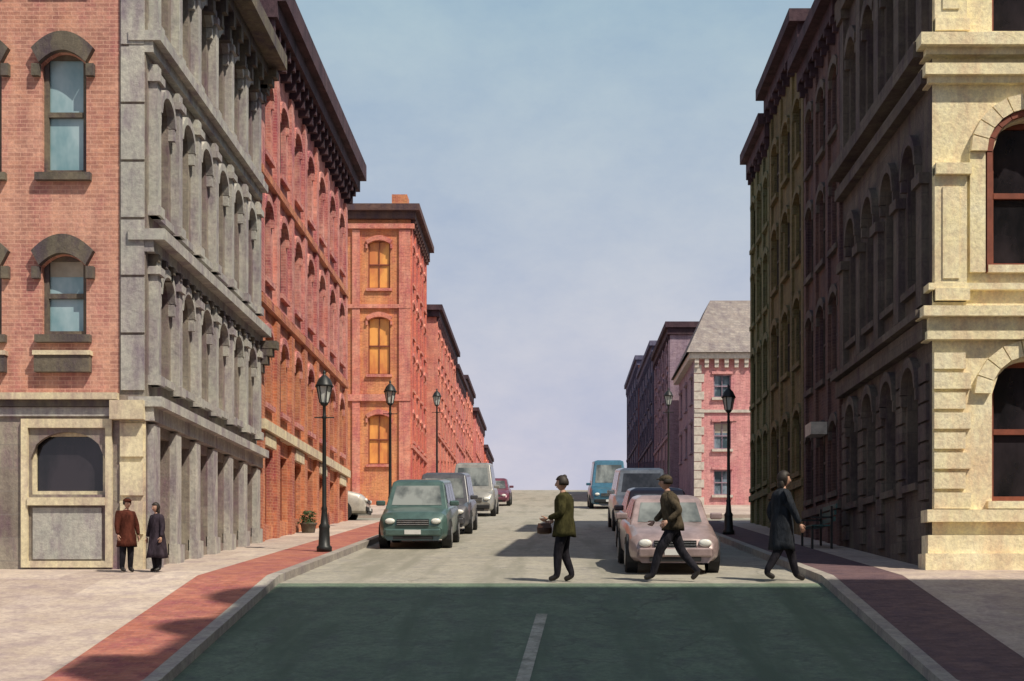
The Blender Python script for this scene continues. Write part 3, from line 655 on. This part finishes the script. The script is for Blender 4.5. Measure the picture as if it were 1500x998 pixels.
    if hem is not None:
        prof=[(1.47,.075,.10),(1.43,.12,.20),(1.36,.15,.22),(1.22,.152,.19),(1.08,.148,.182),(.95,.165,.195)]
        z=.95
        while z>hem+.02:
            z=max(hem,z-.12); f=(.95-z); prof.append((z,.165+f*.12*rw,.195+f*.08*rw))
        V=[];F4=[];n=24
        for q,(z,rx,ry) in enumerate(prof):
            cx=lean*(max(z,.96)-.96)
            for i in range(n):
                a=2*math.pi*i/n; k=1+.06*math.sin(a*5+z*3)*(z<1.0); V.append((cx+rx*k*math.cos(a),ry*k*math.sin(a),z+.012*math.sin(a*3)*(z<.95)))
        for j in range(len(prof)-1):
            for i in range(n): F4.append((j*n+i,j*n+(i+1)%n,(j+1)*n+(i+1)%n,(j+1)*n+i))
        o=mkobj('coat',V,F4,top,e,True); m=o.modifiers.new('t','SOLIDIFY'); m.thickness=.012
        ball('collar',(lean*.52,0,1.475),.085,top,(1,1,.45))
    e.scale=(s,s,s); e.rotation_euler=(0,0,yaw); e.location=(x,y,g(y)+(.141 if onwalk else .004))
    return e
g1=cloth('dark_green_coat',(.06,.055,.022,1)); tr=cloth('black_trousers',(.022,.02,.026,1)); jeans=cloth('dark_jeans',(.03,.028,.036,1))
ol=cloth('olive_brown_jacket',(.095,.075,.05,1)); nv=cloth('navy_coat',(.028,.032,.04,1)); br=cloth('brown_red_coat',(.10,.03,.02,1)); gy=cloth('dark_grey_coat',(.05,.038,.05,1))
PI=math.pi
person('pedestrian',.24,24.75,PI*.94,1.80,dict(el=(.0,.24,1.13),wl=(.24,.16,1.06),er=(-.04,-.25,1.13),wr=(.20,-.2,1.04),kl=(.09,.09,.50),al=(.10,.09,.085),kr=(.02,-.09,.50),ar=(-.13,-.09,.10)),g1,tr,hem=.76,hair='bun')
B=Obj('handbag',(-.10,24.78,.96))
B.lathe('bag','leather',[(.06,-.13),(.1,-.11),(.105,.0),(.085,.09),(.03,.11)],n=14); B.box('bag_flap','leather',W,-.09,.09,.0,.1,-.115,-.09)
for s in (-.05,.05):
    for i in range(8):
        a0=PI*i/8;a1=PI*(i+1)/8; B.add('bag_handles','hair',[(.06*math.cos(a),s+yy,.09+.05*math.sin(a)) for a in (a0,a1) for yy in (-.012,.012)],[(0,1,3,2)])
e=B.finish(); e.scale=(1.25,.8,.8)
person('walking_man',2.12,24.75,PI*.96,1.82,dict(el=(-.16,.26,1.16),wl=(.06,.29,1.0),er=(.14,-.27,1.17),wr=(.30,-.14,1.02),kl=(.22,.1,.52),al=(.34,.1,.10),tl=(.48,.1,.06),kr=(-.14,-.1,.50),ar=(-.42,-.1,.17),tr=(-.30,-.1,.04)),ol,jeans,hem=.86,hair='short',lean=.14,hat=ol)
person('pedestrian_in_long_coat',4.02,24.9,PI*.06,1.88,dict(el=(-.12,.25,1.14),wl=(-.02,.27,.90),er=(.1,-.25,1.14),wr=(.22,-.23,.92),kl=(.18,.09,.50),al=(.28,.09,.10),kr=(-.08,-.09,.50),ar=(-.30,-.09,.13)),nv,tr,hem=.50,hair='long',rw=.6)
def stand(): return dict(el=(.02,.26,1.13),wl=(.08,.27,.90),er=(.02,-.26,1.13),wr=(.08,-.27,.90),kl=(.02,.1,.50),al=(.0,.1,.085),kr=(.02,-.1,.50),ar=(-.03,-.1,.085))
person('child_in_brown_coat',-7.42,25.1,-PI*.25,1.28,stand(),br,tr,hem=.62,hair='short',onwalk=True,hat=br,rw=1.4)
person('child_in_grey_coat',-6.90,25.15,-PI*.7,1.20,stand(),gy,tr,hem=.36,hair='long',onwalk=True,rw=1.4)
# ---------------------------------------------------------------- light, sky
S=Vector((.55,-.5,1.0)).normalized()
sd=bpy.data.lights.new('sun','SUN'); sd.energy=5; sd.angle=math.radians(.5); sd.color=(1,.91,.76)
so=bpy.data.objects.new('sun',sd); so.rotation_euler=(-S).to_track_quat('-Z','Y').to_euler(); C.collection.objects.link(so)
w=bpy.data.worlds.new('World'); C.scene.world=w; w.use_nodes=True; nt=w.node_tree; bg=nt.nodes['Background']
sk=nt.nodes.new('ShaderNodeTexSky'); sk.sky_type='NISHITA'; sk.sun_disc=False; sk.sun_elevation=math.asin(S.z); sk.sun_rotation=math.atan2(S.x,S.y); sk.dust_density=2.0; sk.air_density=1.0; sk.ozone_density=1.5
tc=nt.nodes.new('ShaderNodeTexCoord'); sx=nt.nodes.new('ShaderNodeSeparateXYZ'); nt.links.new(tc.outputs['Generated'],sx.inputs[0])
mp=nt.nodes.new('ShaderNodeMapping'); mp.inputs['Scale'].default_value=(1,1,1.8); nt.links.new(tc.outputs['Generated'],mp.inputs[0])
el=maprange(nt,sx.outputs[2],.10,.38)
haze=mixc(nt,(6.1,6.0,7.1,1),(3.7,5.1,6.2,1),el)
cl=noise(nt,mp.outputs[0],4.2,10,.66,.34,.68)
haze=mixc(nt,haze,mixc(nt,(.86,.89,.95,1),(1.26,1.18,1.06,1),cl),.85,'MULTIPLY')
fac=maprange(nt,sx.outputs[2],.38,.7,.92,.1)
col=mixc(nt,sk.outputs[0],haze,fac); nt.links.new(col,bg.inputs[0]); bg.inputs[1].default_value=.1
cam=bpy.data.cameras.new('camera'); co=bpy.data.objects.new('camera',cam); C.collection.objects.link(co); C.scene.camera=co
co.location=(0,0,-.174); co.rotation_euler=(math.radians(90),0,0); cam.lens=50.4; cam.sensor_width=36; cam.shift_x=-56/1500; cam.shift_y=371/1500; cam.clip_end=12000
C.scene.view_settings.view_transform='Standard'; C.scene.view_settings.look='None'; C.scene.view_settings.exposure=0
